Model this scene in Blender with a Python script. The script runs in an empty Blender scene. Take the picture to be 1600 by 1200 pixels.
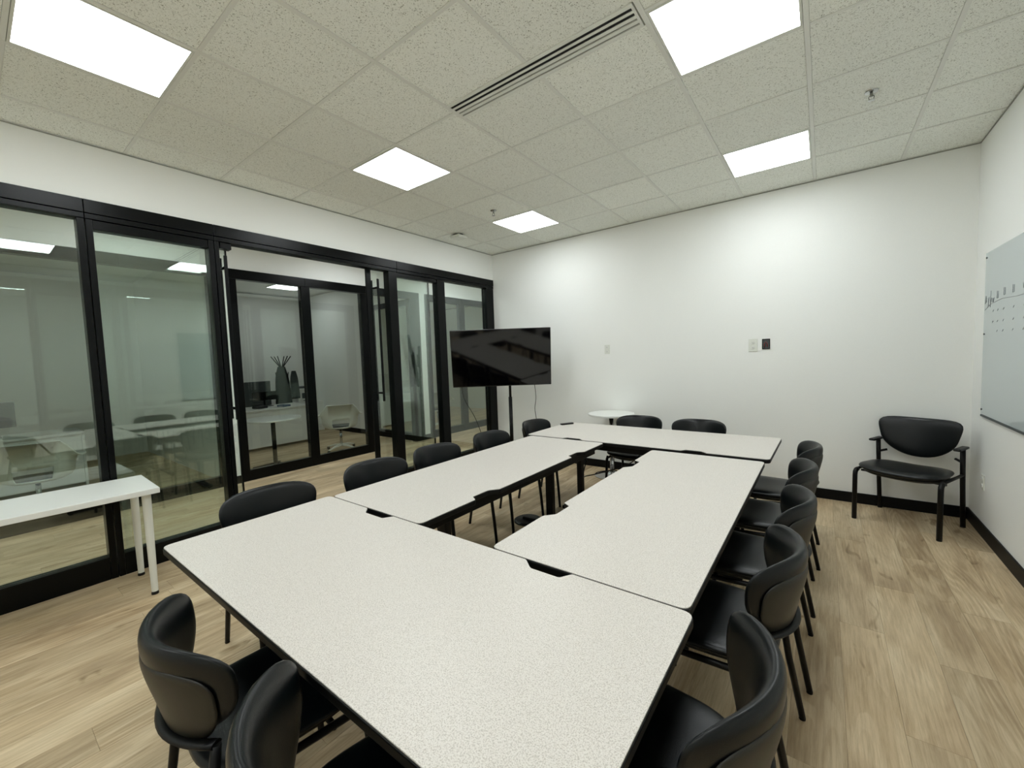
import bpy, bmesh, math, random
from mathutils import Vector, Matrix
random.seed(7)
C = bpy.context.scene
COL = C.collection
PI = math.pi

# ------------------------------------------------------------------ camera, light, exposure
cam_d = bpy.data.cameras.new('camera'); cam = bpy.data.objects.new('camera', cam_d); COL.objects.link(cam)
YAW, PITCH, ROLL, FPX = 0.6466, -0.0637, -0.0356, 646.1
cy, sy, cp, sp = math.cos(YAW), math.sin(YAW), math.cos(PITCH), math.sin(PITCH)
fw = Vector((-sy*cp, cy*cp, sp)); rt = Vector((cy, sy, 0)); up = rt.cross(fw)
c_, s_ = math.cos(ROLL), math.sin(ROLL)
r2 = c_*rt + s_*up; u2 = -s_*rt + c_*up
M = Matrix((r2, u2, -fw)).transposed().to_4x4(); M.translation = Vector((4.159, 0.0, 1.518))
cam.matrix_world = M
cam_d.sensor_width = 36; cam_d.lens = FPX/1600*36; cam_d.clip_start = 0.02
C.camera = cam
C.view_settings.view_transform = 'Standard'; C.view_settings.look = 'None'
C.view_settings.exposure = 0.8; C.view_settings.gamma = 1.0; C.view_settings.use_curve_mapping = False
PANEL_STRENGTH = 9.0
CORRIDOR_STRENGTH = 8.0
w = bpy.data.worlds.new('world'); C.world = w; w.use_nodes = True
w.node_tree.nodes['Background'].inputs[0].default_value = (0.5, 0.52, 0.5, 1)
w.node_tree.nodes['Background'].inputs[1].default_value = 0.02
C.cycles.transparent_max_bounces = 32
C.cycles.max_bounces = 14
C.cycles.diffuse_bounces = 8
C.cycles.sample_clamp_indirect = 6

# ------------------------------------------------------------------ materials
def lin(c):
    return tuple(((v/255)/12.92 if v/255 <= .04045 else ((v/255+.055)/1.055)**2.4) for v in c) + (1,)
def mat(name, rgb, rough=.5, metal=0, bump=0, scale=200, spec=.5, var=0.0):
    m = bpy.data.materials.new(name); m.use_nodes = True
    nt = m.node_tree; b = nt.nodes['Principled BSDF']
    b.inputs['Base Color'].default_value = lin(rgb); b.inputs['Roughness'].default_value = rough
    b.inputs['Metallic'].default_value = metal; b.inputs['Specular IOR Level'].default_value = spec
    tc = nt.nodes.new('ShaderNodeTexCoord')
    n = nt.nodes.new('ShaderNodeTexNoise'); n.inputs['Scale'].default_value = scale; n.inputs['Detail'].default_value = 3
    nt.links.new(tc.outputs['Object'], n.inputs['Vector'])
    if bump:
        bp = nt.nodes.new('ShaderNodeBump'); bp.inputs['Strength'].default_value = bump; bp.inputs['Distance'].default_value = .002
        nt.links.new(n.outputs['Fac'], bp.inputs['Height']); nt.links.new(bp.outputs['Normal'], b.inputs['Normal'])
    cr = nt.nodes.new('ShaderNodeValToRGB')
    base = lin(rgb)
    lo = tuple(v*(1-var) for v in base[:3])+(1,); hi = tuple(min(1, v*(1+var)) for v in base[:3])+(1,)
    cr.color_ramp.elements[0].position = .3; cr.color_ramp.elements[1].position = .7
    cr.color_ramp.elements[0].color = lo; cr.color_ramp.elements[1].color = hi
    nt.links.new(n.outputs['Fac'], cr.inputs['Fac']); nt.links.new(cr.outputs['Color'], b.inputs['Base Color'])
    return m
M_wall = mat('wall_paint', (240, 241, 238), .6, bump=.12, scale=260, var=.012, spec=.25)
M_black = mat('black_frame', (3, 5, 5), .3, spec=.18, bump=.02, scale=300, var=.05)
M_base = mat('black_baseboard', (5, 5, 5), .5, var=.05, spec=.2)
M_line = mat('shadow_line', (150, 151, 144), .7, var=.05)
M_tbar = mat('tee_metal', (225, 226, 220), .45, var=.02)
M_leather = mat('black_vinyl', (4, 8, 10), .32, bump=.15, scale=420, var=.1, spec=.33)
M_shell = mat('olive_black_plastic', (27, 25, 18), .42, bump=.2, scale=500, var=.08)
M_steel = mat('black_steel', (5, 5, 5), .4, var=.1, spec=.25)
M_edge = mat('black_edge', (9, 9, 8), .45, var=.1, spec=.3)
M_white = mat('white_laminate', (228, 229, 225), .32, var=.01)
M_wplastic = mat('white_plastic', (222, 224, 216), .35, var=.01)
M_screen = mat('tv_screen', (3, 3, 4), .06, var=.05)
M_bezel = mat('tv_bezel', (8, 8, 8), .3, var=.05)
M_chrome = mat('chrome', (190, 190, 190), .12, metal=1, var=.02)
M_darkhole = mat('slot_black', (6, 6, 6), .8, var=.1)
M_grey = mat('grey_slot', (130, 132, 125), .6, var=.05)
M_board = mat('glass_whiteboard', (196, 205, 206), .08, var=.004)
M_ink = mat('marker_ink', (138, 143, 147), .5, var=.05)
M_coat = mat('dark_coat', (4, 4, 5), .9, spec=.08, bump=.3, scale=60, var=.15)
M_coat2 = mat('grey_coat', (42, 46, 46), .9, spec=.1, bump=.3, scale=60, var=.15)
M_blue = mat('blue_folder', (24, 52, 92), .5, var=.05)
M_red = mat('red_wire', (120, 50, 50), .5, var=.05)
M_dgrey = mat('dark_grey_panel', (70, 76, 76), .5, var=.04)

def emis(name, s, col=(.93, .985, 1.0)):
    m = bpy.data.materials.new(name); m.use_nodes = True; nt = m.node_tree
    b = nt.nodes['Principled BSDF']; b.inputs['Base Color'].default_value = (.9, .9, .9, 1)
    b.inputs['Emission Color'].default_value = col+(1,); b.inputs['Emission Strength'].default_value = s
    return m
M_panel = emis('led_diffuser', PANEL_STRENGTH)
M_opanel = emis('office_diffuser', 3.5)
M_cpanel = emis('corridor_diffuser', CORRIDOR_STRENGTH)

def glass(name, tint, f0):
    m = bpy.data.materials.new(name); m.use_nodes = True; nt = m.node_tree; nt.nodes.clear()
    out = nt.nodes.new('ShaderNodeOutputMaterial'); mx = nt.nodes.new('ShaderNodeMixShader')
    tr = nt.nodes.new('ShaderNodeBsdfTransparent'); tr.inputs[0].default_value = tint+(1,)
    gl = nt.nodes.new('ShaderNodeBsdfGlossy'); gl.inputs['Roughness'].default_value = .0
    gl.inputs[0].default_value = (.93, 1, .97, 1)
    geo = nt.nodes.new('ShaderNodeNewGeometry')
    d = nt.nodes.new('ShaderNodeVectorMath'); d.operation = 'DOT_PRODUCT'
    nt.links.new(geo.outputs['Normal'], d.inputs[0]); nt.links.new(geo.outputs['Incoming'], d.inputs[1])
    def mth(op, a, b=None):
        n = nt.nodes.new('ShaderNodeMath'); n.operation = op
        for i, v in enumerate((a, b)):
            if v is None: continue
            if isinstance(v, (int, float)): n.inputs[i].default_value = v
            else: nt.links.new(v, n.inputs[i])
        return n.outputs[0]
    a = mth('ABSOLUTE', d.outputs['Value']); p = mth('POWER', mth('SUBTRACT', 1.0, a), 5.0)
    f = mth('ADD', mth('MULTIPLY', p, 1-f0), f0)
    nt.links.new(f, mx.inputs[0]); nt.links.new(tr.outputs[0], mx.inputs[1]); nt.links.new(gl.outputs[0], mx.inputs[2])
    nt.links.new(mx.outputs[0], out.inputs[0])
    return m
M_glass = glass('clear_green_glass', (.93, .965, .945), .085)
M_glass2 = glass('office_glass', (.93, .955, .94), .052)

# speckled laminate
def laminate():
    m = mat('speckled_laminate', (205, 201, 192), .38, spec=.4)
    nt = m.node_tree; b = nt.nodes['Principled BSDF']
    tc = nt.nodes.new('ShaderNodeTexCoord')
    n = nt.nodes.new('ShaderNodeTexNoise'); n.inputs['Scale'].default_value = 330; n.inputs['Detail'].default_value = 2
    nt.links.new(tc.outputs['Object'], n.inputs['Vector'])
    cr = nt.nodes.new('ShaderNodeValToRGB'); e = cr.color_ramp.elements
    e[0].position = .36; e[0].color = lin((186, 180, 172)); e[1].position = .5; e[1].color = lin((215, 209, 202))
    x = cr.color_ramp.elements.new(.66); x.color = lin((221, 217, 211))
    nt.links.new(n.outputs['Fac'], cr.inputs['Fac']); nt.links.new(cr.outputs['Color'], b.inputs['Base Color'])
    return m
M_lam = laminate()

# acoustic tile: pale mineral fibre with small dark fissures
def acoustic():
    m = mat('acoustic_tile', (198, 199, 188), .9, spec=.1)
    nt = m.node_tree; b = nt.nodes['Principled BSDF']
    geo = nt.nodes.new('ShaderNodeNewGeometry'); oi = nt.nodes.new('ShaderNodeObjectInfo')
    mp = nt.nodes.new('ShaderNodeMapping'); nt.links.new(geo.outputs['Position'], mp.inputs['Vector'])
    n = nt.nodes.new('ShaderNodeTexNoise'); n.inputs['Scale'].default_value = 150; n.inputs['Detail'].default_value = 2.5; n.inputs['Roughness'].default_value = .6
    n.inputs['Distortion'].default_value = .6
    nt.links.new(mp.outputs[0], n.inputs['Vector'])
    cr = nt.nodes.new('ShaderNodeValToRGB'); e = cr.color_ramp.elements
    e[0].position = .33; e[0].color = lin((160, 160, 148)); e[1].position = .42; e[1].color = lin((245, 247, 241))
    nt.links.new(n.outputs['Fac'], cr.inputs['Fac'])
    n2 = nt.nodes.new('ShaderNodeTexNoise'); n2.inputs['Scale'].default_value = 420; n2.inputs['Detail'].default_value = 1
    nt.links.new(mp.outputs[0], n2.inputs['Vector'])
    cr2 = nt.nodes.new('ShaderNodeValToRGB'); e = cr2.color_ramp.elements
    e[0].position = .33; e[0].color = (.82, .82, .8, 1); e[1].position = .52; e[1].color = (1, 1, 1, 1)
    nt.links.new(n2.outputs['Fac'], cr2.inputs['Fac'])
    mx = nt.nodes.new('ShaderNodeMix'); mx.data_type = 'RGBA'; mx.blend_type = 'MULTIPLY'; mx.inputs[0].default_value = 1
    nt.links.new(cr.outputs[0], mx.inputs[6]); nt.links.new(cr2.outputs[0], mx.inputs[7])
    hs = nt.nodes.new('ShaderNodeHueSaturation'); nt.links.new(mx.outputs[2], hs.inputs['Color'])
    mr = nt.nodes.new('ShaderNodeMapRange'); mr.inputs[3].default_value = .965; mr.inputs[4].default_value = 1.025
    nt.links.new(oi.outputs['Random'], mr.inputs[0]); nt.links.new(mr.outputs[0], hs.inputs['Value'])
    nt.links.new(hs.outputs[0], b.inputs['Base Color'])
    bp = nt.nodes.new('ShaderNodeBump'); bp.inputs['Strength'].default_value = .35; bp.inputs['Distance'].default_value = .003
    nt.links.new(cr.outputs[0], bp.inputs['Height']); nt.links.new(bp.outputs[0], b.inputs['Normal'])
    return m
M_tile = acoustic()

# oak vinyl plank: grain along world Y, per-plank shift and tone
def wood():
    m = mat('oak_vinyl', (170, 148, 116), .5, spec=.3)
    nt = m.node_tree; L = nt.links.new; b = nt.nodes['Principled BSDF']
    def nd(t): return nt.nodes.new(t)
    geo = nd('ShaderNodeNewGeometry'); oi = nd('ShaderNodeObjectInfo')
    off = nd('ShaderNodeVectorMath'); off.operation = 'SCALE'; L(oi.outputs['Location'], off.inputs[0]); off.inputs['Scale'].default_value = 3.7
    add = nd('ShaderNodeVectorMath'); add.operation = 'ADD'; L(geo.outputs['Position'], add.inputs[0]); L(off.outputs[0], add.inputs[1])
    rv = nd('ShaderNodeVectorMath'); rv.operation = 'ADD'; L(add.outputs[0], rv.inputs[0])
    cmb = nd('ShaderNodeCombineXYZ'); mm = nd('ShaderNodeMath'); mm.operation = 'MULTIPLY'; mm.inputs[1].default_value = 37
    L(oi.outputs['Random'], mm.inputs[0]); L(mm.outputs[0], cmb.inputs[2]); L(cmb.outputs[0], rv.inputs[1])
    def noise(sx, sy_, sz, scale, det, dist=0, rough=.55):
        mp = nd('ShaderNodeMapping'); mp.inputs['Scale'].default_value = (sx, sy_, sz); L(rv.outputs[0], mp.inputs['Vector'])
        n = nd('ShaderNodeTexNoise'); n.inputs['Scale'].default_value = scale; n.inputs['Detail'].default_value = det
        n.inputs['Distortion'].default_value = dist; n.inputs['Roughness'].default_value = rough
        L(mp.outputs[0], n.inputs['Vector']); return n.outputs['Fac']
    def ramp(src, stops):
        cr = nd('ShaderNodeValToRGB'); L(src, cr.inputs[0])
        while len(cr.color_ramp.elements) < len(stops): cr.color_ramp.elements.new(.5)
        for e, (p, c) in zip(cr.color_ramp.elements, stops): e.position = p; e.color = c
        return cr.outputs[0]
    broad = noise(1, .22, 1, 5, 3, .8)
    base = ramp(broad, [(.3, lin((172, 150, 120))), (.5, lin((201, 180, 147))), (.7, lin((221, 203, 171)))])
    # cathedral figure: rings of a stretched noise field
    fld = noise(1, .11, 1, 3.0, 2.5, .15)
    sn = nd('ShaderNodeMath'); sn.operation = 'MULTIPLY'; sn.inputs[1].default_value = 150; L(fld, sn.inputs[0])
    sn2 = nd('ShaderNodeMath'); sn2.operation = 'SINE'; L(sn.outputs[0], sn2.inputs[0])
    ring = ramp(sn2.outputs[0], [(0, (.86, .83, .79, 1)), (.35, (1, 1, 1, 1)), (1, (1.0, 1.0, 1.0, 1))])
    mk = noise(1, .3, 1, 2.2, 2)
    mkr = ramp(mk, [(.46, (0, 0, 0, 1)), (.6, (1, 1, 1, 1))])
    fine = ramp(noise(1, .045, 1, 90, 5, 0, .75), [(.30, (.70, .67, .63, 1)), (.6, (1, 1, 1, 1))])
    knot = ramp(noise(1, .4, 1, 9, 2, 1.2), [(.22, (.48, .42, .34, 1)), (.34, (1, 1, 1, 1))])
    def mul(a, c, fac=1.0):
        mx = nd('ShaderNodeMix'); mx.data_type = 'RGBA'; mx.blend_type = 'MULTIPLY'
        if isinstance(fac, float): mx.inputs[0].default_value = fac
        else: L(fac, mx.inputs[0])
        L(a, mx.inputs[6]); L(c, mx.inputs[7]); return mx.outputs[2]
    col = mul(mul(mul(base, ring, mkr), fine), knot)
    hs = nd('ShaderNodeHueSaturation'); L(col, hs.inputs['Color'])
    mr = nd('ShaderNodeMapRange'); mr.inputs[3].default_value = .88; mr.inputs[4].default_value = 1.12
    L(oi.outputs['Random'], mr.inputs[0]); L(mr.outputs[0], hs.inputs['Value'])
    L(hs.outputs[0], b.inputs['Base Color'])
    return m
M_wood = wood()

# ------------------------------------------------------------------ mesh helpers
class MB:
    def __init__(s): s.v = []; s.f = []; s.m = []; s.smooth = []
    def add(s, vs, fs, mi=0, smooth=False):
        o = len(s.v); s.v += [tuple(v) for v in vs]
        for f in fs: s.f.append(tuple(i+o for i in f)); s.m.append(mi); s.smooth.append(smooth)
        return s
    def box(s, x0, x1, y0, y1, z0, z1, mi=0):
        vs = [(x, y, z) for x in (x0, x1) for y in (y0, y1) for z in (z0, z1)]
        return s.add(vs, [(0, 1, 3, 2), (4, 6, 7, 5), (0, 4, 5, 1), (2, 3, 7, 6), (0, 2, 6, 4), (1, 5, 7, 3)], mi)
    def tube(s, pts, r, n=10, mi=0, ry=None, cap=True):
        pts = [Vector(p) for p in pts]; rs = r if isinstance(r, (list, tuple)) else [r]*len(pts)
        rings = []; prev = None
        for i, p in enumerate(pts):
            d = (pts[min(i+1, len(pts)-1)] - pts[max(i-1, 0)]).normalized()
            a = prev if prev is not None else (Vector((1, 0, 0)) if abs(d.x) < .8 else Vector((0, 1, 0)))
            a = (a - d*a.dot(d)).normalized(); b = d.cross(a); prev = a
            k = (ry/r if ry and not isinstance(r, (list, tuple)) else 1)
            rings.append([p + a*math.cos(t)*rs[i] + b*math.sin(t)*rs[i]*k for t in [2*PI*j/n for j in range(n)]])
        vs = [v for rg in rings for v in rg]; fs = []
        for i in range(len(rings)-1):
            for j in range(n): fs.append((i*n+j, i*n+(j+1) % n, (i+1)*n+(j+1) % n, (i+1)*n+j))
        s.add(vs, fs, mi, True)
        if cap:
            o = len(s.v)-len(vs)
            s.f.append(tuple(o+j for j in reversed(range(n)))); s.m.append(mi); s.smooth.append(False)
            s.f.append(tuple(o+(len(rings)-1)*n+j for j in range(n))); s.m.append(mi); s.smooth.append(False)
        return s
    def lathe(s, prof, cx=0, cy=0, n=32, mi=0):
        vs = []; fs = []
        for r, z in prof:
            for j in range(n): vs.append((cx+r*math.cos(2*PI*j/n), cy+r*math.sin(2*PI*j/n), z))
        for i in range(len(prof)-1):
            for j in range(n): fs.append((i*n+j, i*n+(j+1) % n, (i+1)*n+(j+1) % n, (i+1)*n+j))
        fs.append(tuple(reversed(range(n)))); fs.append(tuple((len(prof)-1)*n+j for j in range(n)))
        return s.add(vs, fs, mi, False)
    def prism(s, poly, z0, z1, mi=0, top=None):
        n = len(poly); vs = [(x, y, z0) for x, y in poly]+[(x, y, z1) for x, y in poly]
        s.add(vs, [tuple(reversed(range(n)))]+[(i, (i+1) % n, n+(i+1) % n, n+i) for i in range(n)], mi)
        o = len(s.v)-2*n; s.f.append(tuple(o+n+i for i in range(n))); s.m.append(mi if top is None else top); s.smooth.append(False)
        return s
    def xf(s, M):
        s.v = [tuple(M @ Vector(v)) for v in s.v]; return s
    def build(s, name, mats, parent=None, bevel=0, seg=2, smooth_angle=None, loc=None):
        me = bpy.data.meshes.new(name); me.from_pydata(s.v, [], s.f)
        if not isinstance(mats, (list, tuple)): mats = [mats]
        for m in mats: me.materials.append(m)
        for p, mi, sm in zip(me.polygons, s.m, s.smooth): p.material_index = mi; p.use_smooth = sm
        me.update()
        bm = bmesh.new(); bm.from_mesh(me); bmesh.ops.recalc_face_normals(bm, faces=bm.faces)
        bm.to_mesh(me); bm.free()
        o = bpy.data.objects.new(name, me); COL.objects.link(o)
        if parent: o.parent = parent
        if loc: o.location = loc
        if bevel:
            md = o.modifiers.new('bevel', 'BEVEL'); md.width = bevel; md.segments = seg; md.limit_method = 'ANGLE'; md.angle_limit = .6
        return o
def box(x0, x1, y0, y1, z0, z1): return MB().box(x0, x1, y0, y1, z0, z1)
def tag(o, label=None, cat=None, group=None, kind=None):
    if label: o['label'] = label
    if cat: o['category'] = cat
    if group: o['group'] = group
    if kind: o['kind'] = kind
    return o
def empty(name, loc=(0, 0, 0), rz=0):
    o = bpy.data.objects.new(name, None); COL.objects.link(o); o.location = loc; o.rotation_euler = (0, 0, rz); o.empty_display_size = .1
    return o
def copy_tree(o, parent=None):
    c = o.copy(); COL.objects.link(c); c.parent = parent
    for ch in list(o.children): copy_tree(ch, c)
    return c
def struct(name, mb, m, parent=None, label=None, **k):
    o = mb.build(name, m, parent, **k)
    if not parent:
        o['kind'] = 'structure'
        if label: o['label'] = label
    return o

# ------------------------------------------------------------------ dimensions
W, YB, H = 5.165, 5.102, 3.128
YF = -2.207
XO = -1.95          # plane of the office fronts across the corridor
HD = 2.735          # top of the black header
CX0, CDX, RY0, RDY = 4.075, .619, 3.279, .6096

# ------------------------------------------------------------------ floor of separate planks
floor = struct('floor', box(-6.2, W+.1, YF-.1, 9.6, -.06, -.004), M_wood, label='light oak plank floor running through room and corridor')
PW, PL = .184, 1.27
plank_mesh = {}
def plank(x0, x1, y0, y1):
    key = (round(x1-x0, 3), round(y1-y0, 3))
    if key not in plank_mesh:
        a, b = (x1-x0)/2-.0003, (y1-y0)/2-.0003; e = .0008
        vs = [(-a, -b, -.004), (a, -b, -.004), (a, b, -.004), (-a, b, -.004), (-a, -b, -e), (a, -b, -e), (a, b, -e), (-a, b, -e),
              (-a+e, -b+e, 0), (a-e, -b+e, 0), (a-e, b-e, 0), (-a+e, b-e, 0)]
        fs = [(3, 2, 1, 0)]+[(i, (i+1) % 4, 4+(i+1) % 4, 4+i) for i in range(4)]+[(4+i, 4+(i+1) % 4, 8+(i+1) % 4, 8+i) for i in range(4)]+[(8, 9, 10, 11)]
        me = bpy.data.meshes.new('plank'); me.from_pydata(vs, [], fs); me.materials.append(M_wood); me.update(); plank_mesh[key] = me
    o = bpy.data.objects.new('plank', plank_mesh[key]); COL.objects.link(o); o.parent = floor
    o.location = ((x0+x1)/2, (y0+y1)/2, 0)
n_pl = 0
x = W
while x > XO+.02:
    x0 = max(x-PW, XO+.001)
    end = YB if x > .02 else 7.4
    if x > 0 and x0 < 0: x0 = 0
    y = -.35 - random.random()*PL*.95
    while y < end-.02:
        y1 = min(y+PL, end)
        if end-y1 < .12: y1 = end
        if y1 > -.25 and not (x < .01 and y1 < 0):
            plank(x0, x, y, y1); n_pl += 1
        y = y1
    x = x0
# inside the offices beyond the glass the boards are joined
ofl = MB(); x = XO
while x > -6:
    x0 = x-PW; y = -1.4-random.random()*PL
    while y < 9:
        ofl.box(x0+.0008, x-.0008, y+.0008, y+PL-.0008, -.004, 0); y += PL
    x = x0
o = ofl.build('office_planks', M_wood, floor); o['kind'] = 'stuff'

# ------------------------------------------------------------------ ceiling: slab, tees, tiles, lights
ceil = struct('ceiling', box(-6.2, W+.1, YF-.1, 9.6, H+.03, H+.12), M_wall, label='suspended ceiling of speckled white acoustic tiles')
lights = {}
LC = (-5, -1); LR = (-8, -5, -2, 1)
xs = sorted([CX0+CDX*k for k in range(-6, 2)]); ys = [RY0+RDY*j for j in range(-9, 4)]
for xk in xs:
    for a, b in (((YF, 1.972), (2.144, YB)) if 2.3 < xk < 3.3 else ((YF, YB),)):
        box(xk-.012, xk+.012, a, b, H-.002, H+.026).build('ceiling_tee', M_tbar, ceil)
xb = [0]+xs+[W]
yb = [YF]+[v for v in ys if YF+.05 < v < YB-.05]+[YB]
for yk in yb[1:-1]:
    for i in range(len(xb)-1):
        if xb[i+1]-xb[i] < .03: continue
        a = xb[i]+(.0125 if i else 0); b = xb[i+1]-(.0125 if i < len(xb)-2 else 0)
        if i == 0 and False: pass
        # the linear diffuser interrupts this tee
        if abs(yk-(RY0-2*RDY)) < .01 and a > 2.2 and b < 3.46: continue
        box(a, b, yk-.010, yk+.010, H-.001, H+.026).build('cross_tee', M_tbar, ceil)
def is_light(k, j): return k in LC and j in LR
for i in range(len(xb)-1):
    for jj in range(len(yb)-1):
        x0, x1, y0, y1 = xb[i], xb[i+1], yb[jj], yb[jj+1]
        k = round((x0-CX0)/CDX); j = round((y0-RY0)/RDY)
        if i > 0 and is_light(k, j): continue
        a0, a1 = x0+(.013 if i else .001), x1-(.013 if i < len(xb)-2 else .001)
        b0, b1 = y0+(.011 if jj else .001), y1-(.011 if jj < len(yb)-2 else .001)
        if 2.2 < x0 and x1 < 3.47:
            if j == -3: b1 = 1.972
            if j == -2: b0 = 2.146
        cxm, cym = (a0+a1)/2, (b0+b1)/2
        dz = random.uniform(0, .0025)
        mb = box(a0-cxm, a1-cxm, b0-cym, b1-cym, 0, .016)
        mb.build('ceiling_tile', M_tile, ceil, loc=(cxm, cym, H+.0012+dz))
# corridor and office ceiling (one plain run seen only in reflections)
struct('trim_1', MB().box(0, W, YB-.006, YB, H-.010, H-.003).box(0, .006, YF, YB, H-.010, H-.003).box(W-.006, W, YF, YB, H-.010, H-.003), M_line, label='wall angle strip coloured grey as a shadow line round the ceiling edge')  # the grey is painted shade, for the dark gap where walls meet ceiling
lab = {(-5, 1): 'square ceiling light panel nearest the back left corner, above the television', (-5, -2): 'square ceiling light panel over the open glass doors side of the table, fully in view',
       (-5, -5): 'large bright ceiling light panel cut by the left picture edge above the white table', (-1, 1): 'square ceiling light panel nearest the back wall over the right chairs',
       (-1, -2): 'large square ceiling light panel beside the long slotted vent, cut by the top edge', (-1, -5): 'square ceiling light panel directly above the camera, out of view',
       (-5, -8): 'square ceiling light panel behind the camera on the glass side', (-1, -8): 'square ceiling light panel behind the camera on the right side'}
for k in LC:
    for j in LR:
        x0 = CX0+CDX*k; y0 = RY0+RDY*j
        t = empty('ceiling_light', (x0+CDX/2, y0+RDY/2, H)); tag(t, lab[(k, j)], 'ceiling light', 'square light panels in the ceiling')
        a, b = CDX/2-.014, RDY/2-.012
        fr = MB(); fr.box(-a, a, -b, -b+.012, -.003, .03).box(-a, a, b-.012, b, -.003, .03).box(-a, -a+.012, -b+.012, b-.012, -.003, .03).box(a-.012, a, -b+.012, b-.012, -.003, .03)
        fr.build('light_frame', M_wplastic, t)
        box(-a+.0125, a-.0125, -b+.0125, b-.0125, 0, .006).build('diffuser', M_panel, t)

# linear diffuser vent
t = empty('slot_vent', (2.83, 2.058, H)); tag(t, 'long slotted air vent in the ceiling with two black and two grey slots', 'vent')
vb = MB(); ysl = [-.052, -.016, .020, .054]; hw = .595
edges = [-.085, -.062, -.042, -.026, -.006, .0135, .0265, .0475, .0605, .085]
for a, b in zip(edges[0::2], edges[1::2]): vb.box(-hw, hw, a, b, -.004, .02)
vb.box(-hw-.012, -hw, -.085, .085, -.004, .02).box(hw, hw+.012, -.085, .085, -.004, .02)
vb.build('vent_frame', M_tbar, t)
for q, (a, b) in enumerate(zip(edges[1:-1:2], edges[2::2])):
    o = box(-hw, hw, a+.0005, b-.0005, -.001 if q < 2 else .001, .02).build('slot', M_darkhole if q < 2 else M_grey, t)
    o['label'] = 'open black slot' if q < 2 else 'closed grey slot'

# ------------------------------------------------------------------ walls
struct('wall_back', box(0, W+.12, YB, YB+.14, 0, H+.03), M_wall, label='plain white back wall')
wr = struct('wall_right', box(W, W+.12, YF, YB, 0, H+.03), M_wall, label='white right wall')
struct('wall_front', box(-.12, W+.12, YF-.12, YF, 0, H+.03), M_wall, label='white wall behind the camera')
wl = struct('wall_left', box(-.12, 0, YF, YB+.14, HD+.002, H+.03).box(-.12, 0, YF, -1.0, 0, HD), M_wall, label='white wall above the black framed glass front')
struct('baseboard_back', box(.02, W, YB-.013, YB, 0, .10), M_base, bevel=.002, label='black baseboard along the back wall')
struct('baseboard_right', box(W-.013, W, YF, YB-.014, 0, .10), M_base, bevel=.002, label='black baseboard along the right wall')
# corridor shell
struct('wall_corridor', box(XO-.1, XO, -3, 9.6, 2.792, H+.03).box(XO-.1, XO, 1.99, 2.126, 0, 2.79).box(XO-.1, XO, YB+.17, YB+.30, .0, 2.79), M_wall, label='white corridor wall above the office fronts with white piers')
struct('wall_office_divider', box(-6, XO-.11, 2.0, 2.1, 0, H), M_wall, label='white wall between the two offices')
struct('wall_office_right', box(-6, -3.32, YB, YB+.1, 0, H).box(-3.32, XO-.1, YB, YB+.1, 2.68, H), M_wall, label='white end wall of the middle office')
struct('baseboard_office', box(-6, XO-.02, YB-.013, YB-.001, 0, .10), M_base, label='black baseboard in the middle office')
struct('baseboard_pier', MB().box(XO+.001, XO+.012, YB+.16, YB+.32, 0, .1).box(XO+.001, XO+.012, 1.98, 2.13, 0, .1), M_base, label='black baseboard on the white piers')
struct('wall_office_rear', box(-6.1, -6, -3, 9.6, 0, H), M_wall, label='rear wall of the offices')
struct('wall_corridor_end', box(-6, 0, 9.5, 9.6, 0, H).box(-6, -.12, -3.1, -3, 0, H), M_wall, label='white far ends of the corridor')
struct('wall_corridor_side', box(-.12, 0, YB+.14, 9.5, 0, H), M_wall, label='corridor wall beyond the meeting room')
for yy, lb in ((-1.2, 'corridor ceiling light panel beyond the left picture edge'), (1.2, 'corridor ceiling light panel opposite the narrow glass panel'), (3.6, 'corridor ceiling light panel outside the open doors'), (6.0, 'corridor ceiling light panel just beyond the back wall'), (8.4, 'corridor ceiling light panel at the far end of the corridor')):
    t = empty('ceiling_light', (-1.0, yy, H+.03)); tag(t, lb, 'ceiling light', 'corridor light panels')
    box(-.299, .299, -.299, .299, -.012, -.004).build('diffuser', M_cpanel, t)
    MB().box(-.315, .315, -.315, -.3, -.014, 0).box(-.315, .315, .3, .315, -.014, 0).box(-.315, -.3, -.3, .3, -.014, 0).box(.3, .315, -.3, .3, -.014, 0).build('light_frame', M_wplastic, t)

# ------------------------------------------------------------------ black framed glass front of the meeting room
hdr = empty('trim_2'); hdr['kind'] = 'structure'; hdr['label'] = 'black header beam over the glass front'
for a, b in ((-1.0, .592), (.594, 1.366), (1.368, 3.257), (3.259, YB)):
    box(-.1, .012, a+.001, b-.001, 2.642, HD).build('beam', M_black, hdr, bevel=.002)
    box(-.1, .008, a+.001, b-.001, 2.602, 2.638).build('head_rail', M_black, hdr, bevel=.002)
posts = empty('trim_3'); posts['kind'] = 'structure'; posts['label'] = 'black upright posts of the glass front'
for a, b in ((-.99, -.93), (.552, .590), (.596, .632), (1.325, 1.364), (1.370, 1.402), (3.135, 3.255), (3.915, 4.05), (4.93, 5.098)):
    box(-.095, .006, a, b, 0, 2.600).build('post', M_black, posts, bevel=.003)
def window(name, y0, y1, label, z0=.165, z1=2.600, x=-.045, gm=None, top=0.0, split=None):
    e = empty(name); e['kind'] = 'structure'; e['label'] = label
    box(-.085, .004, y0+.001, y1-.001, .0, z0).build('bottom_rail', M_black, e, bevel=.003)
    if top: box(-.085, -.004, y0+.001, y1-.001, z1-top, z1-.001).build('top_rail', M_black, e, bevel=.002)
    box(x-.005, x+.005, y0+.001, y1-.001, z0+.001, z1-top-.001).build('pane', gm or M_glass, e)
    return e
window('window_1', -.93, .552, 'glass panel behind the white table, cut by the left edge')
w2 = window('window_2', .632, 1.325, 'narrow greenish glass panel between white table and open doors', top=.065)
w3 = window('window_3', 3.256, 3.914, 'greenish glass panel right of the open doors', top=.045)
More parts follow.
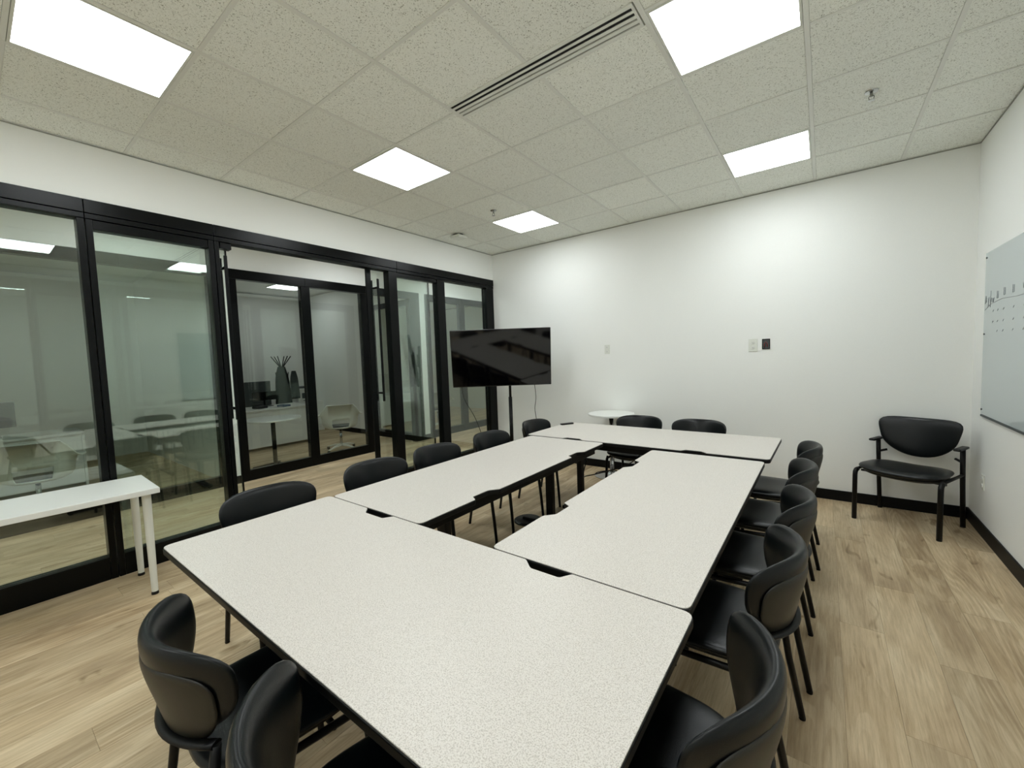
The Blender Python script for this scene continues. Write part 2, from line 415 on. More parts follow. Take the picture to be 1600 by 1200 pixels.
window('window_4', 4.051, 4.929, 'glass panel left of the television, next to the back wall')
# small black bracket at the head of the doors
struct('trim_4', box(-.08, -.01, 1.416, 1.50, 2.55, 2.601), M_black, label='black pivot bracket at the door head')

ZL0, ZL1 = .012, 2.70
def slider(name, y0, y1, hy, stile, label):
    """sliding leaf on the corridor side, carrying a pair of long pull bars"""
    e = empty(name); e['kind'] = 'structure'; e['label'] = label
    X = -.112
    g0, g1 = y0+.012, y1-.012
    if stile: box(X-.018, X+.011, stile[0], stile[1], ZL0, ZL1).build('stile', M_black, e, bevel=.003); g0 = stile[1]+.0005
    else: box(X-.012, X+.011, y1-.011, y1, ZL0, ZL1).build('edge_strip', M_black, e)
    if stile: box(X-.012, X+.011, y1-.011, y1, ZL0, ZL1).build('edge_strip', M_black, e)
    else: box(X-.012, X+.011, y0, y0+.011, ZL0, ZL1).build('edge_strip', M_black, e)
    box(X-.005, X+.005, g0, g1, ZL0+.05, ZL1).build('pane', M_glass, e)
    box(X-.011, X+.010, g0, g1, ZL0, ZL0+.049).build('bottom_rail', M_black, e)
    for xx in (X-.062, X+.066):
        box(xx-.007, xx+.007, hy-.013, hy+.013, 1.05, 2.50).build('pull_bar', M_black, e, bevel=.003)
    for z in (1.15, 2.40):
        MB().tube([(X-.056, hy, z), (X+.060, hy, z)], .012, 12).build('standoff', M_black, e)
    return e
slider('door_1', .565, 1.49, 1.460, None, 'left sliding glass door leaf, slid open behind the narrow glass panel')
slider('door_2', 2.905, 3.86, 3.018, (2.905, 2.965), 'right sliding glass door leaf with long black pull bars, slid half open')

# ------------------------------------------------------------------ office fronts across the corridor
ofr = empty('trim_5'); ofr['kind'] = 'structure'; ofr['label'] = 'black frames of the offices across the corridor'
def obar(y0, y1, z0, z1, nm): box(XO-.09, XO+.006, y0, y1, z0, z1).build(nm, M_black, ofr, bevel=.002)
for a, b in ((-1.9, .1), (.102, 1.1), (1.102, 1.988), (2.127, 3.12), (3.122, 4.25), (4.252, YB+.168), (YB+.312, 6.43), (6.432, 8.9)):
    obar(a, b, 2.665, 2.79, 'beam')
for a, b in ((-.95, -.841), (1.90, 1.988), (2.127, 2.22), (3.055, 3.185), (4.035, 4.25), (5.03, YB+.168), (YB+.312, 5.52), (6.36, 6.50), (7.45, 7.58)):
    obar(a, b, 0, 2.664, 'post')
for nm, a, b, lb in (('window_5', -1.9, -.951, 'glass panel of the left office beyond the picture edge'), ('window_6', -.84, 1.899, 'wide glass panel of the left office behind the white swivel chair and table'),
                 ('window_7', 2.221, 3.054, 'glass panel in front of the white round pedestal table'), ('window_8', 3.186, 4.034, 'glass panel in front of the white swivel chair'),
                 ('window_9', 5.521, 6.359, 'glass panel of the far right office beyond the white pier'), ('window_10', 6.501, 7.449, 'glass panel of the far right office behind the television')):
    e = empty(nm); e['kind'] = 'structure'; e['label'] = lb
    box(XO-.08, XO+.002, a, b, 0, .14).build('bottom_rail', M_black, e, bevel=.002)
    box(XO-.02, XO-.01, a, b, .141, 2.663).build('pane', M_glass2, e)
# glazed return of the far office, facing the camera
e = empty('window_11'); e['kind'] = 'structure'; e['label'] = 'glazed return of the far right office facing the corridor mouth'
MB().box(-3.319, XO-.11, YB+.01, YB+.09, .0, .14).build('bottom_rail', M_black, e)
MB().box(-3.319, XO-.11, YB+.01, YB+.09, 2.58, 2.679).build('top_rail', M_black, e)
MB().box(-3.319, -3.24, YB+.01, YB+.09, .141, 2.579).build('side_rail', M_black, e)
MB().box(-2.14, XO-.101, YB+.01, YB+.09, .141, 2.579).build('side_rail', M_black, e)
box(-3.239, -2.141, YB+.04, YB+.05, .141, 2.579).build('pane', M_glass, e)

# ------------------------------------------------------------------ conference tables
def rounded(poly_pts):
    """poly_pts: list of (x, y, radius); returns polygon with arcs"""
    out = []; n = len(poly_pts)
    for i in range(n):
        p0 = Vector(poly_pts[i-1][:2]); p = Vector(poly_pts[i][:2]); p1 = Vector(poly_pts[(i+1) % n][:2]); r = poly_pts[i][2]
        if r <= 0: out.append(tuple(p)); continue
        a = (p0-p).normalized(); b = (p1-p).normalized(); ang = a.angle(b); d = min(r/math.tan(ang/2), .48*(p0-p).length, .48*(p1-p).length)
        A = p+a*d; B = p+b*d
        for q in range(6):
            t = q/5; out.append(tuple((1-t)**2*A+2*t*(1-t)*p+t*t*B))
    return out
def outline(L, D, grow=0, notches=()):
    """table with its notched long edge along +y"""
    h, d, g = L/2, D/2, grow; r = .035
    pts = [(-h-g, -d-g, r), (h+g, -d-g, r), (h+g, d+g, r)]
    for a, b in sorted(notches, reverse=True):
        pts += [(b, d+g, .012), (b-.028, d-.045+g, .015), (a+.05, d-.045+g, .03), (a, d+g, .025)]
    pts += [(-h-g, d+g, r)]
    return rounded(pts)
def conf_table(label, cx, cy_, rz, L, D, notches, z=.74, insets=(.36, .36)):
    t = empty('conference_table', (cx, cy_, 0), rz); tag(t, label, 'table', 'speckled conference tables set in a rectangle')
    mb = MB().prism(outline(L, D, 0, notches), z-.004, z); mb.build('tabletop', M_lam, t, bevel=.0012)
    MB().prism(outline(L, D, .003, notches), z-.031, z-.0042).build('edge_band', M_edge, t, bevel=.004)
    h, d = L/2, D/2
    ap = MB(); s = .075
    ap.box(-h+s, h-s, -d+.05, -d+.075, z-.092, z-.032).box(-h+s, h-s, d-.085, d-.06, z-.092, z-.032)
    ap.box(-h+s-.02, -h+s+.005, -d+.05, d-.06, z-.092, z-.032).box(h-s-.005, h-s+.02, -d+.05, d-.06, z-.092, z-.032)
    ap.box(-h+s, h-s, d-.15, d-.086, z-.075, z-.032)
    ap.build('apron', M_steel, t, bevel=.003)
    for sx, ins in ((-1, insets[0]), (1, insets[1])):
        lx = sx*(h-ins)
        lg = box(lx-.026, lx+.026, -.034, .034, .046, z-.062).build('leg', M_steel, t, bevel=.006)
        box(lx-.03, lx+.03, -d+.10, d-.12, z-.061, z-.032).build('top_bracket', M_steel, lg, bevel=.004)
        box(lx-.028, lx+.028, -d+.09, d-.09, .012, .045).build('foot_bar', M_steel, lg, bevel=.008)
        for gy in (-d+.12, d-.12): MB().lathe([(.018, 0), (.02, .006), (.015, .0115)], lx, gy, 12).build('glide', M_edge, lg)
    for nx in (-.55, -.2, .2, .55):
        MB().tube([(nx, -d+.049, z-.062), (nx, -d+.045, z-.062)], .005, 8).build('screw', M_chrome, t)
    return t
FY0, FY1 = .475, 1.255
conf_table('wide speckled conference table nearest the camera, with two notches in its far edge', 2.845, (FY0+FY1)/2, 0, 2.03, FY1-FY0, [(2.21-2.845, 2.43-2.845), (3.25-2.845, 3.45-2.845)])
# left table: notched long edge faces +x -> rotate by -90 deg: local +y -> +x, local x -> -y
LY0, LY1 = 1.263, 3.345
lyc = (LY0+LY1)/2
conf_table('long conference table on the glass wall side of the open centre', 2.235, lyc, -PI/2, LY1-LY0, .775, sorted([(lyc-1.875, lyc-1.66), (lyc-2.975, lyc-2.76)]), insets=(.29, .52))
# right table: notched edge faces -x -> rotate +90: local +y -> -x, local x -> +y
RY_0, RY_1 = 1.263, 3.275
ryc = (RY_0+RY_1)/2
conf_table('long conference table beside the row of chairs on the right', 3.455, ryc, PI/2, RY_1-RY_0, .775, [(1.66-ryc, 1.87-ryc), (2.68-ryc, 2.90-ryc)], insets=(.45, .30))
# far table: notched edge faces -y
conf_table('conference table nearest the back wall, with a black remote on it', 2.825, 3.80, PI-.012, 2.09, .86, [(2.825-3.46, 2.825-3.27), (2.825-2.40, 2.825-2.19)])

# ------------------------------------------------------------------ upholstered chairs
def pad(a, b, T, n=3.0, nt=None, taper=.16, bend=0.0, rings=8, seg=56, belly=0.0, arch=0.0, front=1.0, back=1.0):
    """cushion in the x-z plane, thickness along y; -y side is 'back'"""
    mb = MB(); vs = []; fs = []
    def pt(r, th, side):
        cx, sx_ = math.cos(th), math.sin(th)
        m_ = nt if (nt and sx_ > 0) else n
        q_ = (abs(cx)**m_+abs(sx_)**m_)**(-1/m_)
        X = a*r*q_*cx; Z = b*r*q_*sx_
        if belly and Z < 0: X *= 1-belly*(Z/b)**2
        X *= 1+taper*(Z/b)
        if arch: Z += arch*(1-(X/a)**2)
        y = T*math.sqrt(max(0, 1-r**5))*side*(front if side > 0 else back)
        y += bend*X*X
        return (X, y, Z)
    rr = [math.sin(PI/2*i/rings)**.8 for i in range(1, rings+1)]
    for side in (1, -1):
        vs.append(pt(0, 0, side))
        for r in (rr if side == 1 else rr[:-1]):
            for j in range(seg): vs.append(pt(r, 2*PI*j/seg, side))
    def idx(side, i, j):
        if side == 1: return 1+(i-1)*seg+j % seg if i else 0
        base = 1+rings*seg
        if i == 0: return base
        if i == rings: return 1+(rings-1)*seg+j % seg
        return base+1+(i-1)*seg+j % seg
    for side in (1, -1):
        for j in range(seg):
            fs.append((idx(side, 0, 0), idx(side, 1, j), idx(side, 1, j+1)))
            for i in range(1, rings): fs.append((idx(side, i, j), idx(side, i+1, j), idx(side, i+1, j+1), idx(side, i, j+1)))
    mb.add(vs, fs, 0, True); return mb
def make_chair():
    t = empty('stacking_chair')
    rake = Matrix.Translation((0, -.235, .668)) @ Matrix.Rotation(math.radians(13), 4, 'X')
    pad(.250, .145, .026, 2.6, 3.1, .12, 1.8, belly=.14, arch=.008).xf(rake).build('backrest', M_leather, t)
    back = rake @ Matrix.Translation((0, -.022, -.030))
    pad(.222, .128, .013, 3.0, 3.4, .10, 1.75, belly=.2).xf(back).build('back_shell', M_shell, t)
    # seat pad lies flat: x-z plane pad rotated onto x-y, slightly dished
    pad(.24, .245, .028, 3.6, None, -.06, .25).xf(Matrix.Translation((0, .04, .458)) @ Matrix.Rotation(math.radians(90), 4, 'X')).build('seat', M_leather, t)
    pad(.22, .228, .030, 3.0, None, -.06, .35).xf(Matrix.Translation((0, .035, .432)) @ Matrix.Rotation(math.radians(90), 4, 'X')).build('seat_shell', M_shell, t)
    # curved band behind the back shell
    arc = []
    for q in range(15):
        X = -.212+.424*q/14; arc.append(tuple(rake @ Vector((X, -.040+1.75*X*X, -.115))))
    MB().tube(arc, .017, 8, ry=.009).build('back_band', M_steel, t)
    for s in (-1, 1):
        MB().tube([(s*.211, -.172, .565), (s*.216, -.185, .46), (s*.221, -.215, .25), (s*.226, -.262, .008)], [.012, .014, .013, .012], 10).build('leg', M_steel, t)
        MB().tube([(s*.222, .20, .43), (s*.226, .215, .40), (s*.230, .235, .2), (s*.234, .25, .008)], [.013, .014, .013, .012], 10).build('leg', M_steel, t)
        MB().tube([(s*.218, -.19, .425), (s*.222, .205, .41)], .012, 8).build('side_rail', M_steel, t)
        for yy in (-.262, .25):
            MB().lathe([(.012, 0), (.0125, .008), (.012, .010)], s*(.226 if yy < 0 else .234), yy, 10).build('foot', M_edge, t)
    MB().tube([(-.222, .12, .405), (.222, .12, .405)], .010, 8).build('cross_rail', M_steel, t)
    return t
chairs = [
 # (x, y, rz, label, group)
 (1.80, 1.0, -PI/2, 'black chair nearest the white table, its back above the near left table corner', 'black chairs along the glass side'),
 (1.80, 1.70, -PI/2, 'second black chair from the camera in the glass side row, before the open doors', 'black chairs along the glass side'),
 (1.80, 2.28, -PI/2, 'third of five black chairs on the glass side, before the right door leaf', 'black chairs along the glass side'),
 (1.82, 2.95, -PI/2, 'fourth of five black chairs on the glass side, below the left end of the television', 'black chairs along the glass side'),
 (1.80, 3.75, -PI/2, 'farthest black chair of the glass side row, below the right end of the television', 'black chairs along the glass side'),
 (3.82, 1.02, PI/2, 'nearest black chair of the right row, its curved back cut by the bottom edge', 'black chairs along the right side'),
 (3.84, 1.74, PI/2, 'second black chair of the right row, with olive shell, at the table joint', 'black chairs along the right side'),
 (3.86, 2.36, PI/2, 'third and middle black chair of the right row', 'black chairs along the right side'),
 (3.86, 3.00, PI/2, 'fourth black chair of the right row, between the middle and the farthest', 'black chairs along the right side'),
 (3.88, 3.63, PI/2, 'farthest black chair of the right row, at the corner of the far table', 'black chairs along the right side'),
 (2.54, 4.30, PI, 'black chair behind the far table, next to the small round table', 'black chairs behind the far table'),
 (3.16, 4.27, PI, 'black chair behind the far table, nearer the wall outlets', 'black chairs behind the far table'),
 (2.74, .51, 0, 'black chair with olive shell at the near table edge, whole back in view', 'black chairs at the near table edge'),
 (3.37, .51, 0, 'black chair at the bottom edge of the picture, only its upper back in view', 'black chairs at the near table edge'),
]
chair0 = make_chair()
for i, (x, y, rz, lb, g) in enumerate(chairs):
    c = chair0 if i == 0 else copy_tree(chair0)
    c.location = (x, y, 0); c.rotation_euler = (0, 0, rz+random.uniform(-.02, .02)+(-.10 if i == 12 else -.28 if i == 13 else 0)); tag(c, lb, 'chair', g)

# ------------------------------------------------------------------ armchair in the corner
t = empty('armchair', (4.735, 4.73, 0), PI-.44); tag(t, 'wide black vinyl armchair standing alone in the back right corner', 'chair')
pad(.252, .170, .026, 2.4, 5.0, .16, .95, belly=.12, arch=.004).xf(Matrix.Translation((0, -.235, .70)) @ Matrix.Rotation(math.radians(12), 4, 'X')).build('backrest', M_leather, t)
pad(.235, .155, .010, 2.6, 4.0, .14, .95, belly=.15).xf(Matrix.Translation((0, -.268, .70)) @ Matrix.Rotation(math.radians(12), 4, 'X')).build('back_shell', M_shell, t)
pad(.275, .235, .032, 3.4, None, -.08, .3).xf(Matrix.Translation((0, .03, .452)) @ Matrix.Rotation(math.radians(90), 4, 'X')).build('seat', M_leather, t)
pad(.25, .21, .022, 3.4, None, -.06, .2).xf(Matrix.Translation((0, .02, .42)) @ Matrix.Rotation(math.radians(90), 4, 'X')).build('seat_shell', M_shell, t)
for s in (-1, 1):
    X = s*.272
    MB().tube([(X, .19, .435), (X, .212, .432), (X, .228, .415), (X, .232, .39), (X, .236, .012)], .018, 10).build('leg', M_steel, t)
    MB().tube([(X, -.19, .655), (X, -.20, .5), (X, -.21, .35), (X, -.245, .012)], .017, 10).build('leg', M_steel, t)
    MB().tube([(X, -.205, .44), (X, .205, .44)], .012, 8).build('side_rail', M_steel, t)
    o = MB().box(X-.024, X+.024, -.25, -.06, .652, .672).build('armrest', M_edge, t, bevel=.009, seg=3)
    MB().tube([(X, -.205, .54), (s*.22, -.23, .56)], .010, 8).build('back_bracket', M_steel, t)
    for yy in (.236, -.245): MB().lathe([(.017, 0), (.018, .008), (.015, .014)], X, yy, 10).build('foot', M_edge, t)
MB().tube([(-.272, .12, .415), (.272, .12, .415)], .010, 8).build('cross_rail', M_steel, t)

# ------------------------------------------------------------------ television on its stand
tv = empty('television', (.87, 4.195, 1.525), .65); tv.rotation_euler = (math.radians(9), 0, .65); tag(tv, 'large black flat television switched off, on a black floor stand', 'television')
TX, TZ = -.03, 0.0
box(TX-.640, TX+.640, -.012, .03, TZ-.375, TZ+.365).build('tv_housing', M_bezel, tv, bevel=.006)
box(TX-.634, TX+.634, -.0145, -.0125, TZ-.362, TZ+.359).build('screen', M_screen, tv)
box(TX-.25, TX+.25, .03, .06, TZ-.22, TZ+.12).build('back_cover', M_bezel, tv, bevel=.008)
st = empty('television_stand', (.87, 4.195, 0), .65); tag(st, 'slim black floor pole carrying the television behind the glass side chairs', 'stand')
MB().tube([(0.07, .135, .02), (.07, .135, 1.0)], .024, 16).build('lower_pole', M_steel, st)
MB().tube([(.07, .135, .9), (.07, .135, 1.75)], .017, 14).build('upper_pole', M_steel, st)
box(-.1, .24, .100, .112, 1.42, 1.62).build('mount_plate', M_steel, st, bevel=.003)
box(-.2, .34, -.12, .29, 0, .018).build('base_plate', M_steel, st, bevel=.006)
def cable(name, pts, r, label, cat='cable', m=M_edge):
    P = [Vector(p) for p in pts]; out = []
    for i in range(len(P)-1):
        p0, p1, p2, p3 = P[max(i-1, 0)], P[i], P[i+1], P[min(i+2, len(P)-1)]
        for q in range(6):
            t = q/6; out.append(.5*((2*p1)+(p2-p0)*t+(2*p0-5*p1+4*p2-p3)*t*t+(3*p1-p0-3*p2+p3)*t**3))
    out.append(P[-1]); o = MB().tube(out, r, 6).build(name, m); tag(o, label, cat); return o
cable('cable', [(.36, 3.93, 1.2), (.38, 3.95, 1.0), (.46, 4.05, .75), (.53, 4.10, .5), (.56, 4.12, .25), (.62, 4.2, .02)], .004, 'thin black cable hanging from the left half of the television')
cable('cable', [(1.10, 4.52, 1.3), (1.12, 4.54, 1.0), (1.10, 4.54, .8), (1.14, 4.57, .5), (1.14, 4.6, .2), (1.05, 4.7, .01)], .004, 'thin black cable hanging from the right half of the television')
cable('cable', [(2.50, 3.25, .60), (2.54, 3.1, .5), (2.45, 3.35, .42), (2.5, 3.6, .40), (2.62, 3.85, .42), (2.7, 4.0, .5), (2.72, 3.95, .60)], .005, 'black cable looping under the far end of the tables')

# remote control on the far table
t = empty('remote_control', (1.843, 4.075, .74), 1.04); tag(t, 'small black remote control lying on the far table', 'remote')
box(-.078, .078, -.022, .022, 0, .018).build('remote_body', M_bezel, t, bevel=.006)
for q in range(5):
    MB().lathe([(.005, .018), (.004, .0195)], -.05+q*.022, 0, 10).build('button', M_dgrey, t)

t = empty('ceiling_light', (-4.78, 4.20, H+.03)); tag(t, 'lit square ceiling light panel inside the middle office above the swivel chair', 'ceiling light', 'office light panels')
box(-.29, .29, -.29, .29, -.012, -.004).build('diffuser', M_opanel, t)
MB().box(-.305, .305, -.305, -.2905, -.014, 0).box(-.305, .305, .2905, .305, -.014, 0).box(-.305, -.2905, -.29, .29, -.014, 0).box(.2905, .305, -.29, .29, -.014, 0).build('light_frame', M_wplastic, t)
# small round table by the back wall
t = empty('round_table', (2.06, 4.80, 0)); tag(t, 'small white round pedestal table against the back wall behind the far table', 'table')
MB().lathe([(.272, .762), (.28, .766), (.281, .782), (.278, .787), (.262, .789)], n=64).build('tabletop', M_white, t)
MB().lathe([(.11, .75), (.11, .7615)], n=24).build('mount_plate', M_steel, t)
MB().tube([(0, 0, .04), (0, 0, .755)], .028, 20).build('column', M_chrome, t)
MB().lathe([(.22, 0), (.22, .008), (.19, .016), (.06, .028), (.045, .05)], n=40).build('base', M_chrome, t)

# white work table at the left
t = empty('white_table', (.30, .09, 0), -.03); tag(t, 'white laminate table with round white legs against the glass at the left edge', 'table')
X0, X1, Y0, Y1, ZT = -.27, .29, -.55, .66, .735
box(X0, X1, Y0, Y1, ZT-.036, ZT).build('tabletop', M_white, t, bevel=.003)
for lx, ly in ((X1-.075, Y1-.06), (X0+.06, Y1-.06), (X1-.075, Y0+.06), (X0+.06, Y0+.06)):
    lg = MB().lathe([(.018, .02), (.0215, .3), (.025, ZT-.037)], lx, ly, 24).build('leg', M_wplastic, t)
    MB().lathe([(.02, 0), (.021, .006), (.0185, .0195)], lx, ly, 20).build('foot', M_edge, lg)

# round floor box under the centre of the tables
t = MB().lathe([(.13, 0), (.13, .012), (.115, .02), (.03, .022), (.028, .028)], 0, 0, 32).build('floor_disc', M_steel, loc=(1.98, 3.06, 0)); tag(t, 'black round metal disc on the floor under the glass side table', 'floor disc')

# ------------------------------------------------------------------ outlets, whiteboard, ceiling devices
def outlet(name, loc, rz, label, w_=.072, h_=.118):
    t = empty(name, loc, rz); tag(t, label, 'outlet')
    box(-w_/2, w_/2, -.006, 0, -h_/2, h_/2).build('cover_plate', M_wplastic, t, bevel=.002)
    for z in (-.028, .028):
        f = MB().lathe([(.017, 0), (.016, .004)], 0, 0, 20).xf(Matrix.Translation((0, -.006, z)) @ Matrix.Rotation(PI/2, 4, 'X')).build('socket', M_tbar, t)
        for xx in (-.006, .006): box(xx-.001, xx+.001, -.0106, -.0100, z-.001, z+.008).build('slot', M_darkhole, f)
        box(-.002, .002, -.0106, -.0100, z-.010, z-.006).build('slot', M_darkhole, f)
    return t
outlet('wall_outlet', (1.893, YB, 1.58), 0, 'white outlet plate alone on the back wall, right of the television')
outlet('wall_outlet', (3.556, YB, 1.558), 0, 'white outlet plate on the back wall beside the open dark box', w_=.086, h_=.135)
outlet('wall_outlet', (W, 4.72, .418), -PI/2, 'white outlet plate low on the right wall behind the armchair')
t = empty('open_wall_box', (3.675, YB, 1.566)); tag(t, 'open dark electrical box with wires in the back wall', 'wall box')
mb = MB().box(-.036, -.028, -.008, 0, -.054, .054).box(.028, .036, -.008, 0, -.054, .054).box(-.028, .028, -.008, 0, -.054, -.045).box(-.028, .028, -.008, 0, .045, .054)
mb.build('box_rim', M_edge, t); box(-.028, .028, -.003, 0, -.045, .045).build('box_back', M_dgrey, t)
MB().tube([(-.012, -.006, -.035), (-.015, -.012, 0), (.0, -.014, .025), (.012, -.012, 0), (.01, -.006, -.03)], .005, 8).build('wire', M_red, t)

t = empty('whiteboard', (W, 4.802, 0), -PI/2); tag(t, 'pale blue grey glass whiteboard with faint handwriting on the right wall', 'whiteboard')
# local x runs along -world y
box(0, 2.4, -.012, -.006, .945, 2.187).build('board', M_board, t, bevel=.001)
box(.01, 2.4, -.016, -.006, .930, .944).build('bottom_rail', M_dgrey, t)
for px, pz in ((.03, 2.15), (.03, 1.57), (.03, .985), (2.37, 2.15), (2.37, .985)):
    MB().lathe([(.007, 0), (.007, .006)], 0, 0, 12).xf(Matrix.Translation((px, -.012, pz)) @ Matrix.Rotation(PI/2, 4, 'X')).build('mount', M_dgrey, t)
ink = MB()
def stroke(pts, r=.0016): ink.tube([(x, -.0128, z) for x, z in pts], r, 5)
bx, bz = .02, 1.79
def letters(seq, x0, z0, s):
    for ch in seq:
        for st_ in ch: stroke([(x0+p[0]*s, z0+p[1]*s) for p in st_])
        x0 += s*1.0
T_ = [[(0, .0), (.25, 1.1), (.45, .2)], [(0, .6), (.5, .7)]]
y_ = [[(.0, .7), (.2, .15), (.5, .8)], [(.5, .8), (.15, -.6)]]
p_ = [[(.1, -.6), (.25, 1.6)], [(.2, .7), (.5, .6), (.45, .1), (.15, .1)]]
w_ = [[(0, .6), (.12, 0), (.3, .5), (.45, 0), (.65, .6)]]
b_ = [[(.05, 0), (.05, .95), (.5, .9), (.55, .05), (.05, 0)], [(.05, .5), (.5, .5)]]
letters([T_, y_, p_, w_], .03, 1.80, .055)
letters([b_], .29, 1.82, .055); letters([b_], .43, 1.83, .055); letters([b_], .60, 1.83, .055); letters([w_, b_], .78, 1.84, .055)
stroke([(.03, 1.755), (.15, 1.79), (.4, 1.81), (.7, 1.80), (1.1, 1.81)], .0018)
for cx_ in (.21, .31, .43, .62, .80):
    for cz in (1.73, 1.65, 1.58):
        if cx_ < .3 and cz < 1.6: continue
        stroke([(cx_, cz), (cx_+.018, cz+.012)]); 
ink.build('handwriting', M_ink, t)

def sprinkler(x, y, label):
    t = empty('sprinkler', (x, y, H)); tag(t, label, 'sprinkler', 'fire sprinklers in the ceiling')
    MB().lathe([(.036, 0), (.034, -.004), (.018, -.008)], n=24).build('escutcheon', M_chrome, t)
    MB().tube([(0, 0, -.006), (0, 0, -.03)], .008, 10).tube([(-.002, 0, -.02), (-.014, 0, -.032), (-.012, 0, -.045), (0, 0, -.052)], .0025, 6).tube([(.002, 0, -.02), (.014, 0, -.032), (.012, 0, -.045), (0, 0, -.052)], .0025, 6).build('sprinkler_body', M_grey, t)
    MB().lathe([(.016, -.052), (.017, -.055)], n=16).build('deflector', M_chrome, t)
sprinkler(4.387, 3.61, 'metal sprinkler head in the ceiling tile toward the right wall')
sprinkler(1.26, 3.615, 'metal sprinkler head in the ceiling beside the light near the back left corner')
t = empty('smoke_detector', (.375, 3.98, H)); tag(t, 'white ceiling detector near the back left corner', 'detector')
MB().lathe([(.06, 0), (.06, -.014)], n=24).build('detector_base', M_edge, t)
box(-.08, .08, -.08, .08, -.052, -.015).build('detector_cover', M_wplastic, t, bevel=.012)

# ------------------------------------------------------------------ offices beyond the glass
def shell_chair(label, x, y, rz):
    t = empty('swivel_chair', (x, y, 0), rz); tag(t, label, 'chair', 'white swivel shell chairs in the offices')
    # bucket: angle phi around the back (0 = straight back, -y), rows from seat centre to rim
    NP = 24; A = math.radians(118)
    rows = [(.0, .43), (.12, .415), (.19, .405), (.245, .43), (.268, .475), (.278, .56), (.29, .60), (None, None)]
    vs = []; fs = []
    for i in range(NP+1):
        ph = -A+2*A*i/NP; a = abs(ph)/A
        f = 1 if a < .33 else max(0, 1-(a-.33)/.22); f = f*f*(3-2*f)
        zt = .635+.19*f
        for k, (r, z) in enumerate(rows):
            if r is None: r, z = .30+.02*f, zt
            if z > .45 and k < 7: z = .45+(z-.45)*1.0
            vs.append((r*math.sin(ph)*1.02, -r*math.cos(ph)*(.92 if k < 7 else .98), z))
        # outward flange at the arms
        fl = .07*(1-f)
        vs.append(((rows[-2][0]+.012+.02*f+fl)*math.sin(ph)*1.02, -(.302+.02*f+fl)*math.cos(ph)*.98, zt+.002))
    n = len(rows)+1
    for i in range(NP):
        ph = -A+2*A*(i+.5)/NP
        for k in range(n-1):
            if k in (3, 4) and abs(ph) < math.radians(34): continue
            fs.append((i*n+k, (i+1)*n+k, (i+1)*n+k+1, i*n+k+1))
    sh = MB().add(vs, fs, 0, True).build('shell', M_wplastic, t); md = sh.modifiers.new('thick', 'SOLIDIFY'); md.thickness = .011
    # front of seat
    pad(.235, .20, .018, 3.2, None, -.05).xf(Matrix.Translation((0, .04, .425)) @ Matrix.Rotation(PI/2, 4, 'X')).build('seat', M_leather, t)
    MB().tube([(0, 0, .08), (0, 0, .40)], .022, 14).build('column', M_chrome, t)
    for q in range(4):
        an = PI/4+q*PI/2
        lg = MB().tube([(0, 0, .095), (.15*math.cos(an), .15*math.sin(an), .085), (.30*math.cos(an), .30*math.sin(an), .05)], [.022, .018, .012], 8).build('base_arm', M_wplastic, t)
        MB().lathe([(.022, 0), (.024, .01), (.024, .04), (.012, .048)], .30*math.cos(an), .30*math.sin(an), 12).build('caster', M_edge, lg)
    return t
shell_chair('white plastic swivel chair with arms in the middle office', -2.62, 3.93, 1.08)
shell_chair('white plastic swivel chair behind the left glass, above the white table', -2.50, .40, 1.40)
shell_chair('white plastic swivel chair in the far right office left of the television', -2.75, 6.35, .95)

def desk(label, x0, x1, y0, y1):
    t = empty('office_desk', ((x0+x1)/2, (y0+y1)/2, 0)); tag(t, label, 'desk')
    a, b = (x1-x0)/2, (y1-y0)/2
    box(-a, a, -b, b, .71, .74).build('desktop', M_white, t, bevel=.003)
    box(a-.06, a-.04, -b+.03, b-.03, .05, .709).build('front_panel', M_white, t)
    for s in (-1, 1): box(-a+.02, a-.03, s*(b-.015)-.013, s*(b-.015)+.013, 0, .709).build('side_panel', M_white, t)
desk('white desk with solid front panel in the middle office', -4.75, -3.93, 2.55, 4.14)
desk('white desk in the left office behind the white swivel chair', -4.45, -3.75, -.9, .93)
desk('white desk in the far right office behind a swivel chair', -4.6, -3.9, 5.7, 7.3)

t = empty('pedestal_table', (-2.43, 2.745, 0)); tag(t, 'white round table on black column inside the middle office', 'table')
MB().lathe([(.37, .715), (.385, .722), (.385, .737), (.38, .742)], n=56).build('tabletop', M_white, t)
MB().tube([(0, 0, .05), (0, 0, .713)], .03, 16).build('column', M_steel, t)
for q in range(4):
    an = PI/4+q*PI/2+.2
    MB().tube([(0, 0, .05), (.3*math.cos(an), .3*math.sin(an), .015)], [.026, .014], 8).build('base_arm', M_steel, t)

